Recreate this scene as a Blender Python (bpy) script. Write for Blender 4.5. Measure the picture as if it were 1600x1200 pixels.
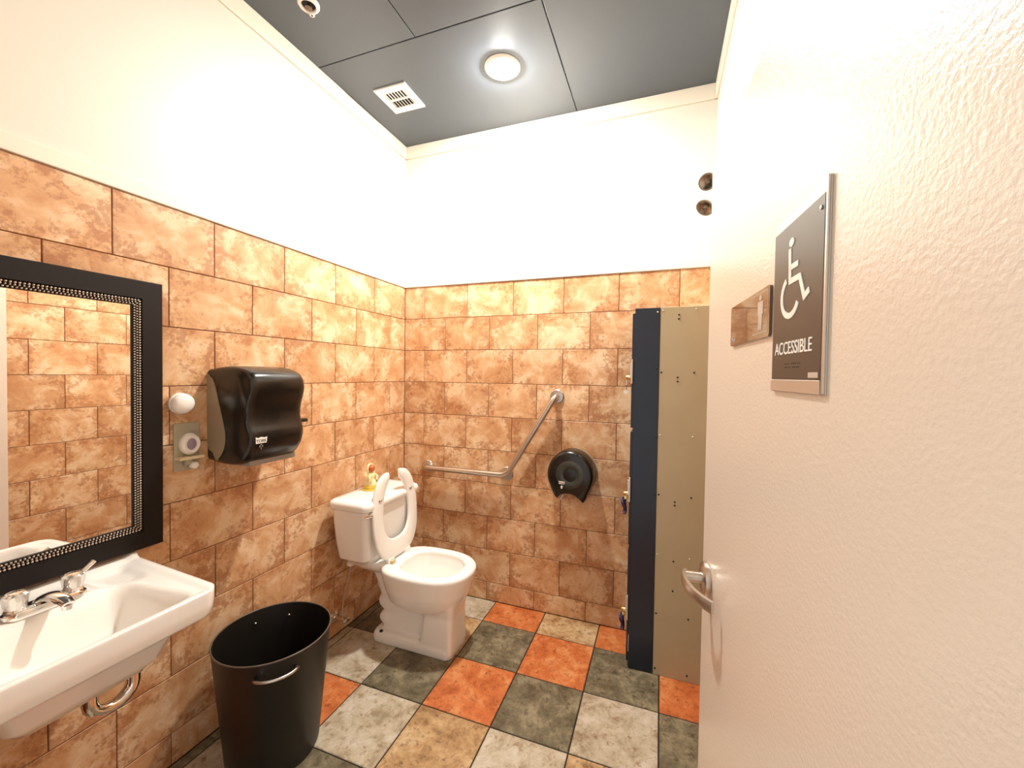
import bpy, bmesh, math, random
from mathutils import Vector, Matrix
random.seed(7)
for o in list(bpy.data.objects): bpy.data.objects.remove(o)
SC = bpy.context.scene
COL = SC.collection
PI = math.pi

# ------------------------------------------------------------------ camera
cam_d = bpy.data.cameras.new('camera'); cam = bpy.data.objects.new('camera', cam_d); COL.objects.link(cam)
cam_d.sensor_fit = 'HORIZONTAL'; cam_d.sensor_width = 36.0
cam_d.lens = 636.5017 / 1600 * 36.0
cam_d.clip_start = 0.01
def rot_vec(r):
    return Matrix.Rotation(Vector(r).length, 3, Vector(r).normalized())
RW = Matrix(((1,0,0),(0,0,-1),(0,1,0))) @ rot_vec((0.0210323,0.0177598,-0.3501373))
right, down, fwd = Vector(RW[0]), Vector(RW[1]), Vector(RW[2])
M = Matrix.Identity(4)
for i in range(3):
    M[i][0] = right[i]; M[i][1] = -down[i]; M[i][2] = -fwd[i]
M[0][3], M[1][3], M[2][3] = 1.55987, -2.24074, 1.36582
cam.matrix_world = M
SC.camera = cam

# ------------------------------------------------------------------ world (dim hallway light through the open doorway), exposure
W = bpy.data.worlds.new('world'); SC.world = W; W.use_nodes = True
W.node_tree.nodes['Background'].inputs[0].default_value = (1.0, 0.96, 0.91, 1)
W.node_tree.nodes['Background'].inputs[1].default_value = 0.58
SC.view_settings.view_transform = 'Standard'; SC.view_settings.look = 'None'
SC.view_settings.gamma = 1.0; SC.view_settings.use_curve_mapping = False
SC.view_settings.exposure = 0.80
LAMP_STRENGTH = 880.0

# ------------------------------------------------------------------ materials
def new_mat(name):
    m = bpy.data.materials.new(name); m.use_nodes = True
    nt = m.node_tree; b = nt.nodes['Principled BSDF']
    return m, nt, b
def srgb(r, g, b):
    f = lambda c: (c/255/12.92) if c/255 <= 0.04045 else ((c/255+0.055)/1.055)**2.4
    return (f(r), f(g), f(b), 1)
def plain(name, col, rough=0.5, metal=0.0, bump=0.0, bscale=60, var=0.0, coat=0.0, spec=0.5):
    m, nt, b = new_mat(name)
    b.inputs['Base Color'].default_value = col
    b.inputs['Roughness'].default_value = rough; b.inputs['Metallic'].default_value = metal
    b.inputs['Coat Weight'].default_value = coat; b.inputs['Specular IOR Level'].default_value = spec
    tc = nt.nodes.new('ShaderNodeTexCoord')
    n = nt.nodes.new('ShaderNodeTexNoise'); n.inputs['Scale'].default_value = bscale; n.inputs['Detail'].default_value = 4
    nt.links.new(tc.outputs['Object'], n.inputs['Vector'])
    if var > 0:
        mx = nt.nodes.new('ShaderNodeMixRGB'); mx.blend_type = 'MULTIPLY'; mx.inputs['Fac'].default_value = var
        mx.inputs['Color1'].default_value = col
        nt.links.new(n.outputs['Fac'], mx.inputs['Color2']); nt.links.new(mx.outputs['Color'], b.inputs['Base Color'])
    if bump > 0:
        bp = nt.nodes.new('ShaderNodeBump'); bp.inputs['Strength'].default_value = bump; bp.inputs['Distance'].default_value = 0.002
        nt.links.new(n.outputs['Fac'], bp.inputs['Height']); nt.links.new(bp.outputs['Normal'], b.inputs['Normal'])
    return m

def math_node(nt, op, a, b=None, c=None):
    n = nt.nodes.new('ShaderNodeMath'); n.operation = op
    for i, v in enumerate((a, b, c)):
        if v is None: continue
        if isinstance(v, (int, float)): n.inputs[i].default_value = v
        else: nt.links.new(v, n.inputs[i])
    return n.outputs[0]
def tile_coords(nt):
    tc = nt.nodes.new('ShaderNodeTexCoord'); oi = nt.nodes.new('ShaderNodeObjectInfo')
    rv = nt.nodes.new('ShaderNodeVectorMath'); rv.operation = 'MULTIPLY_ADD'
    rv.inputs[1].default_value = (37.0, 53.0, 71.0)
    nt.links.new(oi.outputs['Random'], rv.inputs[0]); nt.links.new(tc.outputs['Object'], rv.inputs[2])
    return tc, oi, rv.outputs[0]
def noise(nt, vec, scale, detail=6, rough=0.6, dist=0.0):
    n = nt.nodes.new('ShaderNodeTexNoise'); n.inputs['Scale'].default_value = scale
    n.inputs['Detail'].default_value = detail; n.inputs['Roughness'].default_value = rough; n.inputs['Distortion'].default_value = dist
    nt.links.new(vec, n.inputs['Vector']); return n.outputs['Fac']
def ramp(nt, fac, stops):
    r = nt.nodes.new('ShaderNodeValToRGB'); e = r.color_ramp.elements
    while len(e) < len(stops): e.new(0.5)
    for el, (p, c) in zip(e, stops): el.position = p; el.color = c
    nt.links.new(fac, r.inputs['Fac']); return r.outputs['Color']
def mix(nt, fac, a, b, mode='MIX'):
    n = nt.nodes.new('ShaderNodeMixRGB'); n.blend_type = mode
    for i, v in enumerate((fac, a, b)):
        if isinstance(v, (int, float)): n.inputs[i].default_value = v
        elif isinstance(v, tuple): n.inputs[i].default_value = v
        else: nt.links.new(v, n.inputs[i])
    return n.outputs[0]

def wall_tile_mat():
    m, nt, b = new_mat('terracotta_tile')
    tc, oi, vec = tile_coords(nt)
    n1 = noise(nt, vec, 8, 8, 0.66, 0.5)
    base = ramp(nt, n1, [(0.36, srgb(205,150,104)), (0.49, srgb(222,175,130)), (0.61, srgb(239,208,170))])
    # rust staining that creeps in from the tile edges
    sp = nt.nodes.new('ShaderNodeSeparateXYZ'); nt.links.new(tc.outputs['Object'], sp.inputs[0])
    ex = math_node(nt, 'SUBTRACT', math_node(nt, 'ABSOLUTE', sp.outputs[0]), 0.095)
    ey = math_node(nt, 'SUBTRACT', math_node(nt, 'ABSOLUTE', sp.outputs[1]), 0.062)
    edge = math_node(nt, 'MULTIPLY', math_node(nt, 'MAXIMUM', ex, ey), 1.5)
    n2 = math_node(nt, 'ADD', math_node(nt, 'MULTIPLY', noise(nt, vec, 17, 9, 0.68, 0.4), 0.7), math_node(nt, 'MULTIPLY', noise(nt, vec, 5, 3, 0.5, 0.0), 0.3))
    n3 = noise(nt, vec, 60, 6, 0.75, 0.0)
    st = math_node(nt, 'ADD', math_node(nt, 'ADD', n2, math_node(nt, 'MULTIPLY', math_node(nt, 'SUBTRACT', n3, 0.5), 0.60)), edge)
    fac = ramp(nt, st, [(0.515, (0,0,0,1)), (0.60, (1,1,1,1))])
    stain = mix(nt, n1, srgb(160,98,58), srgb(184,124,78))
    col = mix(nt, math_node(nt, 'MULTIPLY', fac, 0.66), base, stain)
    tint = ramp(nt, oi.outputs['Random'], [(0.0, (0.86,0.84,0.82,1)), (1.0, (1,1,1,1))])
    col = mix(nt, 1.0, col, tint, 'MULTIPLY')
    nt.links.new(col, b.inputs['Base Color'])
    b.inputs['Roughness'].default_value = 0.42
    bp = nt.nodes.new('ShaderNodeBump'); bp.inputs['Strength'].default_value = 0.25; bp.inputs['Distance'].default_value = 0.002
    nt.links.new(n2, bp.inputs['Height']); nt.links.new(bp.outputs['Normal'], b.inputs['Normal'])
    return m

def slate_mat(name, dark, mid, light, vein):
    m, nt, b = new_mat(name)
    tc, oi, vec = tile_coords(nt)
    n1 = noise(nt, vec, 10, 10, 0.74, 0.25)
    base = ramp(nt, n1, [(0.36, dark), (0.49, mid), (0.63, light)])
    n2 = noise(nt, vec, 30, 10, 0.75, 0.3)
    f = ramp(nt, n2, [(0.54, (0,0,0,1)), (0.62, (1,1,1,1))])
    col = mix(nt, math_node(nt, 'MULTIPLY', f, 0.75), base, vein)
    nt.links.new(col, b.inputs['Base Color'])
    b.inputs['Roughness'].default_value = 0.38
    bp = nt.nodes.new('ShaderNodeBump'); bp.inputs['Strength'].default_value = 0.35; bp.inputs['Distance'].default_value = 0.003
    nt.links.new(n2, bp.inputs['Height']); nt.links.new(bp.outputs['Normal'], b.inputs['Normal'])
    return m

MT = dict(
    tile=wall_tile_mat(),
    grout=plain('brown_grout', srgb(120,74,44), 0.9, bump=0.4, bscale=200),
    floor_grout=plain('dark_floor_grout', srgb(38,28,22), 0.9, bump=0.4, bscale=200),
    paint=plain('white_wall_paint', srgb(230,225,214), 0.4, bump=0.12, bscale=90),
    trim=plain('white_trim_paint', srgb(240,233,218), 0.35),
    ceil=plain('charcoal_ceiling_panel', srgb(84,92,102), 0.30, bump=0.05, bscale=30),
    ceil_gap=plain('dark_ceiling_gap', srgb(36,36,38), 0.8),
    door=plain('cream_door_paint', srgb(228,214,199), 0.19, bump=0.36, bscale=180),
    ceramic=plain('white_ceramic', srgb(250,247,241), 0.12, coat=0.3),
    plastic_white=plain('white_plastic', srgb(246,242,234), 0.3),
    chrome=plain('chrome', (0.82,0.80,0.77,1), 0.10, 1.0),
    steel=plain('brushed_steel', (0.62,0.58,0.53,1), 0.30, 1.0, bump=0.1, bscale=300),
    espresso=plain('espresso_wood', srgb(22,14,10), 0.55, bump=0.1, spec=0.3),
    bead=plain('bronze_bead', (0.62,0.52,0.44,1), 0.28, 0.9),
    mirror=plain('mirror_glass', (0.93,0.92,0.90,1), 0.0, 1.0),
    black_plastic=plain('black_smoky_plastic', srgb(24,20,16), 0.26, coat=0.1),
    black_matte=plain('black_satin_plastic', srgb(25,21,17), 0.42),
    beige_plastic=plain('beige_grey_plastic', srgb(150,134,112), 0.5),
    grey_plastic=plain('grey_plastic', srgb(150,140,128), 0.45),
    navy=plain('navy_locker_paint', srgb(30,40,60), 0.30, var=0.5, bscale=6),
    beige_metal=plain('beige_locker_paint', srgb(190,180,150), 0.35, var=0.18, bscale=5),
    black_ring=plain('dark_olive_window', srgb(58,58,50), 0.3),
    lamp_glass=plain('dull_lamp_reflector', (0.30,0.26,0.22,1), 0.25, 0.9),
    bin_rim=plain('highlit_grey_rim', srgb(92,82,72), 0.3),  # lighter grey paints the bright highlight line along the bin rim
    bronze=plain('dull_bronze', (0.16,0.10,0.07,1), 0.4, 0.8),
    dark=plain('dark_hole', srgb(20,18,16), 0.7),
    brass=plain('brass', (0.78,0.55,0.20,1), 0.25, 1.0),
    blue=plain('blue_coil_plastic', srgb(28,30,92), 0.25),
    sign=plain('dark_sign_panel', srgb(66,56,50), 0.35),
    sign_plate=plain('aluminium_sign_plate', srgb(206,196,184), 0.30, 0.6),
    sign_white=plain('white_sign_print', srgb(250,244,234), 0.4),
    brown_gloss=plain('brown_gloss_sign', srgb(84,58,44), 0.05, coat=0.6),
    figure_grey=plain('pale_figure_print', srgb(200,184,172), 0.4),
    paper=plain('white_tissue', srgb(250,244,238), 0.8),
    gel=plain('purple_gel', srgb(160,140,160), 0.3),
    clear_plate=plain('pale_green_grey_plastic', srgb(176,168,146), 0.25),
    cream_pl=plain('cream_plastic', srgb(232,216,176), 0.4),
    yellow=plain('yellow_glaze', srgb(226,196,70), 0.3),
    cream_glaze=plain('cream_glaze', srgb(240,222,170), 0.3),
    terracotta=plain('orange_brown_glaze', srgb(190,98,48), 0.35),
    water=plain('bowl_water', srgb(226,228,220), 0.03),
    yellowed=plain('yellowed_plastic', srgb(206,180,134), 0.4),
    knob_clear=plain('acrylic_knob', (0.78,0.76,0.73,1), 0.12, 0.75),
    rubber=plain('dark_rubber', srgb(30,28,26), 0.6),
    tan_floor=slate_mat('tan_slate', srgb(140,104,66), srgb(184,150,106), srgb(208,184,146), srgb(112,78,46)),
    light_floor=slate_mat('pale_slate', srgb(150,134,108), srgb(186,174,150), srgb(206,198,182), srgb(136,106,76)),
    olive_floor=slate_mat('olive_slate', srgb(84,76,56), srgb(112,104,82), srgb(150,140,112), srgb(66,54,38)),
    orange_floor=slate_mat('orange_slate', srgb(172,88,42), srgb(198,112,60), srgb(216,148,94), srgb(136,66,32)),
)
def emission(name, col, s):
    m, nt, b = new_mat(name); b.inputs['Base Color'].default_value = (1,1,1,1)
    b.inputs['Emission Color'].default_value = col; b.inputs['Emission Strength'].default_value = s
    return m

# ------------------------------------------------------------------ mesh helpers
def link(name, bm, mats, parent=None, smooth=False, mw=None):
    bmesh.ops.recalc_face_normals(bm, faces=bm.faces)
    me = bpy.data.meshes.new(name); bm.to_mesh(me); bm.free()
    if not isinstance(mats, (list, tuple)): mats = [mats]
    for m in mats: me.materials.append(MT[m] if isinstance(m, str) else m)
    if smooth:
        for f in me.polygons: f.use_smooth = True
        if smooth == 'auto' :
            try: me.set_sharp_from_angle(angle=math.radians(38))
            except Exception: pass
    o = bpy.data.objects.new(name, me); COL.objects.link(o)
    if parent: o.parent = parent
    if mw is not None: o.matrix_local = mw
    return o
def empty(name, loc=(0,0,0), mw=None):
    o = bpy.data.objects.new(name, None); COL.objects.link(o); o.empty_display_size = 0.05
    o.location = loc
    if mw is not None: o.matrix_world = mw
    return o
def tag(o, label, cat, group=None, kind=None):
    if label: o['label'] = label
    if cat: o['category'] = cat
    if group: o['group'] = group
    if kind: o['kind'] = kind
    return o
def struct(o, label):
    o['kind'] = 'structure'; o['label'] = label; return o
def add_box(bm, lo, hi, bev=0.0, mi=0, seg=2):
    lo, hi = Vector(lo), Vector(hi)
    r = bmesh.ops.create_cube(bm, size=1.0); vs = r['verts']
    for v in vs:
        v.co = Vector([ (lo[i]+hi[i])/2 + v.co[i]*(hi[i]-lo[i]) for i in range(3)])
    fs = set(f for v in vs for f in v.link_faces)
    for f in fs: f.material_index = mi
    if bev > 0:
        es = set(e for v in vs for e in v.link_edges)
        r = bmesh.ops.bevel(bm, geom=list(es), offset=bev, segments=seg, affect='EDGES', profile=0.5)
        for f in r['faces']: f.material_index = mi
    return bm
def box(lo, hi, bev=0.0, seg=2):
    return add_box(bmesh.new(), lo, hi, bev, 0, seg)
def catmull(P, n=6, closed=False):
    P = [Vector(p) for p in P]; out = []
    N = len(P); rng = N if closed else N-1
    for i in range(rng):
        if closed: a, b, c, d = P[(i-1)%N], P[i], P[(i+1)%N], P[(i+2)%N]
        else: a, b, c, d = P[max(i-1,0)], P[i], P[i+1], P[min(i+2,N-1)]
        for k in range(n):
            t = k/n
            out.append(0.5*((2*b)+(c-a)*t+(2*a-5*b+4*c-d)*t*t+(3*b-a-3*c+d)*t**3))
    if not closed: out.append(P[-1])
    return out
def add_tube(bm, pts, r, n=12, closed=False, mi=0):
    pts = [Vector(p) for p in pts]; N = len(pts)
    rad = r if isinstance(r, (list, tuple)) else [r]*N
    rings = []; ref = None
    for i, p in enumerate(pts):
        if closed: t = pts[(i+1)%N]-pts[i-1]
        else: t = pts[min(i+1,N-1)]-pts[max(i-1,0)]
        t.normalize()
        if ref is None:
            ref = t.orthogonal().normalized()
        else:
            ref = (ref - t*ref.dot(t)).normalized()
        bn = t.cross(ref)
        rings.append([bm.verts.new(p + (ref*math.cos(2*PI*k/n)+bn*math.sin(2*PI*k/n))*rad[i]) for k in range(n)])
    m = N if closed else N-1
    for i in range(m):
        A, B = rings[i], rings[(i+1)%N]
        for k in range(n):
            f = bm.faces.new((A[k], A[(k+1)%n], B[(k+1)%n], B[k])); f.material_index = mi
    if not closed:
        for R_ in (rings[0], rings[-1]):
            f = bm.faces.new(R_); f.material_index = mi
    return bm
def tube(pts, r, n=12, closed=False): return add_tube(bmesh.new(), pts, r, n, closed)
def add_loft(bm, rings, cap0=True, cap1=True, closed_loop=True, mi=0):
    R_ = [[bm.verts.new(Vector(p)) for p in ring] for ring in rings]; n = len(R_[0])
    for A, B in zip(R_[:-1], R_[1:]):
        for k in range(n if closed_loop else n-1):
            f = bm.faces.new((A[k], A[(k+1)%n], B[(k+1)%n], B[k])); f.material_index = mi
    if cap0: bm.faces.new(R_[0]).material_index = mi
    if cap1: bm.faces.new(R_[-1]).material_index = mi
    return bm
def lathe_rings(prof, n=32, center=(0,0,0), axis='Z', sx=1.0, sy=1.0):
    c = Vector(center); rings = []
    for r, h in prof:
        ring = []
        for k in range(n):
            a = 2*PI*k/n; p = (r*math.cos(a)*sx, r*math.sin(a)*sy, h)
            if axis == 'X': p = (p[2], p[0], p[1])
            elif axis == 'Y': p = (p[0], p[2], p[1])
            elif axis == '-Y': p = (p[0], -p[2], p[1])
            elif axis == '-X': p = (-p[2], p[0], p[1])
            elif axis == '-Z': p = (p[0], p[1], -p[2])
            ring.append(c+Vector(p))
        rings.append(ring)
    return rings
def add_lathe(bm, prof, n=32, center=(0,0,0), axis='Z', cap0=True, cap1=True, mi=0, sx=1.0, sy=1.0):
    return add_loft(bm, lathe_rings(prof, n, center, axis, sx, sy), cap0, cap1, True, mi)
def lathe(*a, **k): return add_lathe(bmesh.new(), *a, **k)
def add_poly(bm, pts, thick, z0=0.0, mi=0):
    """flat outline (x,y) given thickness along +z from z0"""
    A = [bm.verts.new((p[0], p[1], z0)) for p in pts]; B = [bm.verts.new((p[0], p[1], z0+thick)) for p in pts]
    n = len(A)
    bm.faces.new(A[::-1]).material_index = mi; bm.faces.new(B).material_index = mi
    for k in range(n): bm.faces.new((A[k], A[(k+1)%n], B[(k+1)%n], B[k])).material_index = mi
    return bm
def add_ribbon(bm, pts, w, thick, z0=0.0):
    P = [Vector((p[0], p[1], 0)) for p in pts]; L, R_ = [], []
    for i, p in enumerate(P):
        t1 = (P[i]-P[i-1]).normalized() if i > 0 else None
        t2 = (P[i+1]-P[i]).normalized() if i < len(P)-1 else None
        if t1 is None: t1 = t2
        if t2 is None: t2 = t1
        t = (t1+t2).normalized(); nrm = Vector((-t.y, t.x, 0)); s = w/2/max(0.4, t.dot(t2))
        L.append(p+nrm*s); R_.append(p-nrm*s)
    return add_poly(bm, [(q.x, q.y) for q in L+R_[::-1]], thick, z0)
def rrect(x0, x1, y0, y1, r, n=6):
    out = []
    for cx, cy, a0 in ((x1-r, y1-r, 0), (x0+r, y1-r, 90), (x0+r, y0+r, 180), (x1-r, y0+r, 270)):
        for k in range(n+1):
            a = math.radians(a0+90*k/n); out.append((cx+r*math.cos(a), cy+r*math.sin(a)))
    return out
def text_mesh(name, body, size, mat, parent, mw, depth=0.0006, sx=1.0, bold=0.0):
    cu = bpy.data.curves.new(name, 'FONT'); cu.body = body; cu.size = size; cu.extrude = depth; cu.offset = bold
    cu.align_x = 'CENTER'; cu.align_y = 'CENTER'; cu.resolution_u = 4
    t = bpy.data.objects.new(name, cu); COL.objects.link(t)
    dg = bpy.context.evaluated_depsgraph_get(); dg.update()
    me = bpy.data.meshes.new_from_object(t.evaluated_get(dg))
    bpy.data.objects.remove(t); bpy.data.curves.remove(cu)
    for v in me.vertices: v.co.x *= sx
    me.materials.clear(); me.materials.append(MT[mat])
    o = bpy.data.objects.new(name, me); COL.objects.link(o)
    if parent: o.parent = parent
    o.matrix_local = mw
    return o
def frame(origin, X, Y):
    X, Y = Vector(X).normalized(), Vector(Y).normalized(); Z = X.cross(Y)
    m = Matrix.Identity(4)
    for i in range(3): m[i][0], m[i][1], m[i][2], m[i][3] = X[i], Y[i], Z[i], origin[i]
    return m

# ------------------------------------------------------------------ room shell
LX, RX, BY, FY, CH, HT = 0.0, 1.79, 0.0, -2.06, 2.804, 1.91
TW, TH, TD = 0.2992, 0.2, 0.008     # wall tile width, height, thickness
G = 0.0028                          # tile joint
OUT = 0.10

def wall_mesh(name, lo, hi, label):
    """grout bed up to the tile line, white paint above"""
    bm = bmesh.new()
    add_box(bm, (lo[0], lo[1], lo[2]), (hi[0], hi[1], HT), mi=0)
    add_box(bm, (lo[0], lo[1], HT), (hi[0], hi[1], hi[2]), mi=1)
    return struct(link(name, bm, ['grout', 'paint']), label)
wl = wall_mesh('wall_left', (-OUT-0.0035, FY-OUT, -0.02), (-0.0035, OUT, CH), 'left wall with terracotta tile below white paint')
wb = wall_mesh('wall_back', (-0.0035, 0.0035, -0.02), (RX+0.0035, OUT, CH), 'back wall with terracotta tile below white paint')
wr = wall_mesh('wall_right', (RX+0.0035, FY-OUT, -0.02), (RX+OUT, OUT, CH), 'right wall mostly hidden behind the open cream door')
# front wall around the doorway (the photograph is taken through it)
DX0, DX1, DZ = 0.70, 1.775, 1.905
bm = bmesh.new()
add_box(bm, (-0.0035, FY-OUT, -0.02), (DX0, FY, HT)); add_box(bm, (-0.0035, FY-OUT, HT), (RX+0.0035, FY, CH), mi=1)
add_box(bm, (DX1, FY-OUT, -0.02), (RX+0.0035, FY, HT))
wf = struct(link('wall_front', bm, ['grout', 'paint']), 'front wall around the doorway')

# one shared full tile, local x = width, y = height, z = out of the wall
def tile_mesh(w, h, d, name='tile', bev=0.0012):
    bm = box((-w/2, -h/2, -d), (w/2, h/2, 0), 0.0)
    top = [e for e in bm.edges if all(abs(v.co.z) < 1e-6 for v in e.verts)]
    bmesh.ops.bevel(bm, geom=top, offset=bev, segments=1, affect='EDGES')
    me = bpy.data.meshes.new(name); bm.to_mesh(me); bm.free(); return me
TILE = tile_mesh(TW-G, TH-G, TD); TILE.materials.append(MT['tile'])
def lay_tiles(wall, origin, X, x0, x1, first_even, rows=10, skip=None):
    """rows from the top; joints of even rows at first_even + k*TW, odd rows shifted half a tile"""
    count = 0
    base = frame(origin, X, (0,0,1))
    for r in range(rows):
        z1 = HT - r*TH; z0 = max(z1-TH, 0.0)
        off = first_even + (0 if r % 2 == 0 else TW/2)
        k = math.floor((x0-off)/TW) - 1
        while off + k*TW < x1:
            a, b = max(off+k*TW, x0), min(off+(k+1)*TW, x1); k += 1
            if b-a < 0.012: continue
            if skip and skip((a+b)/2, (z0+z1)/2): continue
            full = abs((b-a)-TW) < 1e-4 and abs((z1-z0)-TH) < 1e-4
            if full: me = TILE
            else:
                me = tile_mesh(b-a-G, z1-z0-G, TD); me.materials.append(MT['tile'])
            o = bpy.data.objects.new('tile', me); COL.objects.link(o); o.parent = wall
            jit = random.uniform(-0.0005, 0.0003)
            o.matrix_local = base @ Matrix.Translation(((a+b)/2, (z0+z1)/2, jit))
            count += 1
    return count
# viewed from inside: X to the right along each wall
lay_tiles(wb, (0,0,0), (1,0,0), 0.0, RX, 0.1452)
lay_tiles(wl, (0,0,0), (0,1,0), FY, 0.0, -0.2975)
lay_tiles(wr, (RX,0,0), (0,-1,0), 0.0, -FY, 0.853+TW/2)
lay_tiles(wf, (0,FY,0), (-1,0,0), -DX0, 0.0, -0.1)

# floor slab and tiles
FS, FX0, FY0 = 0.30727, 0.6588, 0.1965
fl = struct(link('floor', box((-0.0035, FY-0.45, -0.06), (RX+0.0035, 0.0035, -0.003)), 'floor_grout'), 'multicolour slate tile floor with dark joints')
FG = 0.005
kinds = {}
L_, O_, T_, R_2 = 'light_floor', 'olive_floor', 'tan_floor', 'orange_floor'
known = {(-1,-1):L_, (0,-1):R_2, (1,-1):T_, (2,-1):R_2, (3,-1):O_, (-1,0):T_, (0,0):O_, (1,0):R_2, (2,0):O_, (3,0):R_2,
         (-1,1):O_, (0,1):R_2, (1,1):O_, (2,1):L_, (3,1):O_, (-2,1):L_, (-2,0):O_, (-2,2):R_2, (-1,2):L_, (0,2):T_, (1,2):L_, (2,2):T_,
         (-2,3):L_, (-1,3):O_, (0,3):O_, (1,3):R_2, (-2,-1):O_, (3,2):L_}
fullF = {}
for i in range(-3, 5):
    for j in range(-1, 8):
        a, b = max(FX0+i*FS, 0.0), min(FX0+(i+1)*FS, RX)
        y1, y0 = min(-(FY0+j*FS), 0.0), max(-(FY0+(j+1)*FS), FY-0.45)
        if b-a < 0.015 or y1-y0 < 0.015: continue
        kd = known.get((i,j)) or random.choice([L_, O_, T_, R_2])
        full = abs(b-a-FS) < 1e-4 and abs(y1-y0-FS) < 1e-4
        if full and kd in fullF: me = fullF[kd]
        else:
            me = tile_mesh(b-a-FG, y1-y0-FG, 0.009, 'tile', 0.0022); me.materials.append(MT[kd])
            if full: fullF[kd] = me
        o = bpy.data.objects.new('tile', me); COL.objects.link(o); o.parent = fl
        o.location = ((a+b)/2, (y0+y1)/2, 0.0); o.rotation_euler = (0, 0, random.choice([0, PI])if not full else random.choice([0,1,2,3])*PI/2)

# ceiling with dark panels
ce = struct(link('ceiling', box((-OUT, FY-OUT, CH+0.006), (RX+OUT, OUT, CH+0.08)), 'ceil_gap'), 'charcoal panelled ceiling')
def cpanel(x0, x1, y0, y1):
    g = 0.002
    bm = box((x0+g, y0+g, CH), (x1-g, y1-g, CH+0.012), 0.0015, 1)
    link('panel', bm, 'ceil', ce)
cpanel(-0.004, 1.100, -0.716, 0.004); cpanel(1.100, RX+0.004, -0.716, 0.004)
cpanel(-0.004, 0.540, -1.326, -0.716); cpanel(0.540, 1.150, -1.326, -0.716); cpanel(1.150, RX+0.004, -1.326, -0.716)
cpanel(-0.004, 1.100, FY-0.005, -1.326); cpanel(1.100, RX+0.004, FY-0.005, -1.326)

# trims: rail above the tile and flat crown board under the ceiling, mitred round the room
def board(name, lo, hi, label):
    return struct(link(name, box(lo, hi, 0.003, 2), 'trim'), label)
n_ = 1
for z0, z1, d, what in ((HT+0.001, 1.958, 0.010, 'flat white rail board above the tiles'), (2.728, CH, 0.012, 'flat white crown board under the ceiling')):
    board('trim_%d' % n_, (-0.0035, FY, z0), (d-0.0035, 0.0, z1), what + ', left wall'); n_ += 1
    board('trim_%d' % n_, (d-0.0035, 0.0035-d, z0), (RX-d+0.0035, 0.0035, z1), what + ', back wall'); n_ += 1
    board('trim_%d' % n_, (RX+0.0035-d, FY, z0), (RX+0.0035, 0.0, z1), what + ', right wall'); n_ += 1
# door frame in the front wall
bm = bmesh.new()
add_box(bm, (DX0-0.05, FY, 0.0), (DX0, FY+0.015, DZ+0.05)); add_box(bm, (DX0, FY, DZ), (DX1, FY+0.012, DZ+0.05))
struct(link('trim_%d' % n_, bm, 'trim'), 'white door casing on the front wall')

# ------------------------------------------------------------------ open door
E0 = Vector((1.6685, -1.126, 0)); U = Vector((0.079, -0.9969, 0)).normalized()
DW, DT, DH = 0.925, 0.042, 1.875
DM = frame(E0, U, (0,0,1))      # local x towards the hinge, y up, z into the room
door = empty('door_1', mw=DM); struct(door, 'cream painted door standing open at right')
link('door_leaf', box((0, 0.012, -DT), (DW, DH, 0), 0.002, 2), 'door', door)
rose = link('handle_rose', lathe([(0.0,0),(0.036,0),(0.038,0.004),(0.037,0.012),(0.030,0.017),(0.0,0.017)], 40, (0.076,0.897,0), cap0=False, cap1=False), 'steel', door, 'auto')
hd = link('door_handle', lathe([(0.0,0.015),(0.0125,0.015),(0.0125,0.05),(0.013,0.056),(0.0,0.056)], 24, (0.076,0.897,0), cap0=False, cap1=False), 'steel', door, 'auto')
# swept lever: flat bar that leaves the neck and curves back towards the door
pts = catmull([(0.064,0.897,0.050),(0.085,0.897,0.056),(0.118,0.896,0.055),(0.150,0.894,0.046),(0.175,0.892,0.032),(0.194,0.890,0.014)], 8)
bm = bmesh.new(); rings = []
for i, p in enumerate(pts):
    t = (pts[min(i+1,len(pts)-1)]-pts[max(i-1,0)]).normalized(); nn = Vector((-t.z, 0, t.x)).normalized()
    if nn.z < 0: nn = -nn
    h = 0.0125; w = 0.0045
    rings.append([p+Vector((0,h,0))-nn*w, p+Vector((0,h,0))+nn*w*0.6, p+Vector((0,h*0.6,0))+nn*w, p-Vector((0,h*0.6,0))+nn*w, p-Vector((0,h,0))+nn*w*0.6, p-Vector((0,h,0))-nn*w])
link('lever', add_loft(bm, rings), 'steel', hd, 'auto')
for z in (0.25, 0.95, 1.65):
    link('hinge', box((DW-0.002, z, -0.01), (DW+0.008, z+0.09, 0.006), 0.002), 'steel', door)

# ------------------------------------------------------------------ signs on the door
def sign_frame(off=0.0): return DM @ Matrix.Translation((0,0,off))
sg = empty('accessible_sign', mw=sign_frame()); tag(sg, 'dark accessible sign with white wheelchair symbol on aluminium plate', 'sign')  # part coordinates below: from image pixels, shrunk about the camera's position over the door
link('backing_plate', box((0.46871, 1.34837, 0.0), (0.6215, 1.57123, 0.0015), 0.0006, 1), 'sign_plate', sg)
link('edge_rail', box((0.6165, 1.34935, 0.0015), (0.6215, 1.57123, 0.0040), 0.0008, 1), 'steel', sg)
link('sign_panel', box((0.47214, 1.36404, 0.0015), (0.61565, 1.55604, 0.0040), 0.0005, 1), 'sign', sg)
link('lower_strip', box((0.46969, 1.34886, 0.0015), (0.61467, 1.36384, 0.0044), 0.0005, 1), 'sign_plate', sg)
bm = bmesh.new(); z0, th = 0.0040, 0.0009
add_poly(bm, [(0.5314+0.0072*math.cos(a), 1.53106+0.0052*math.sin(a)) for a in [2*PI*k/20 for k in range(20)]], th, z0)
add_ribbon(bm, [(0.52651,1.52421),(0.52846,1.49727),(0.52895,1.48404)], 0.0072, th, z0)
add_ribbon(bm, [(0.52797,1.5007),(0.55246,1.5007)], 0.0068, th, z0)
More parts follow.
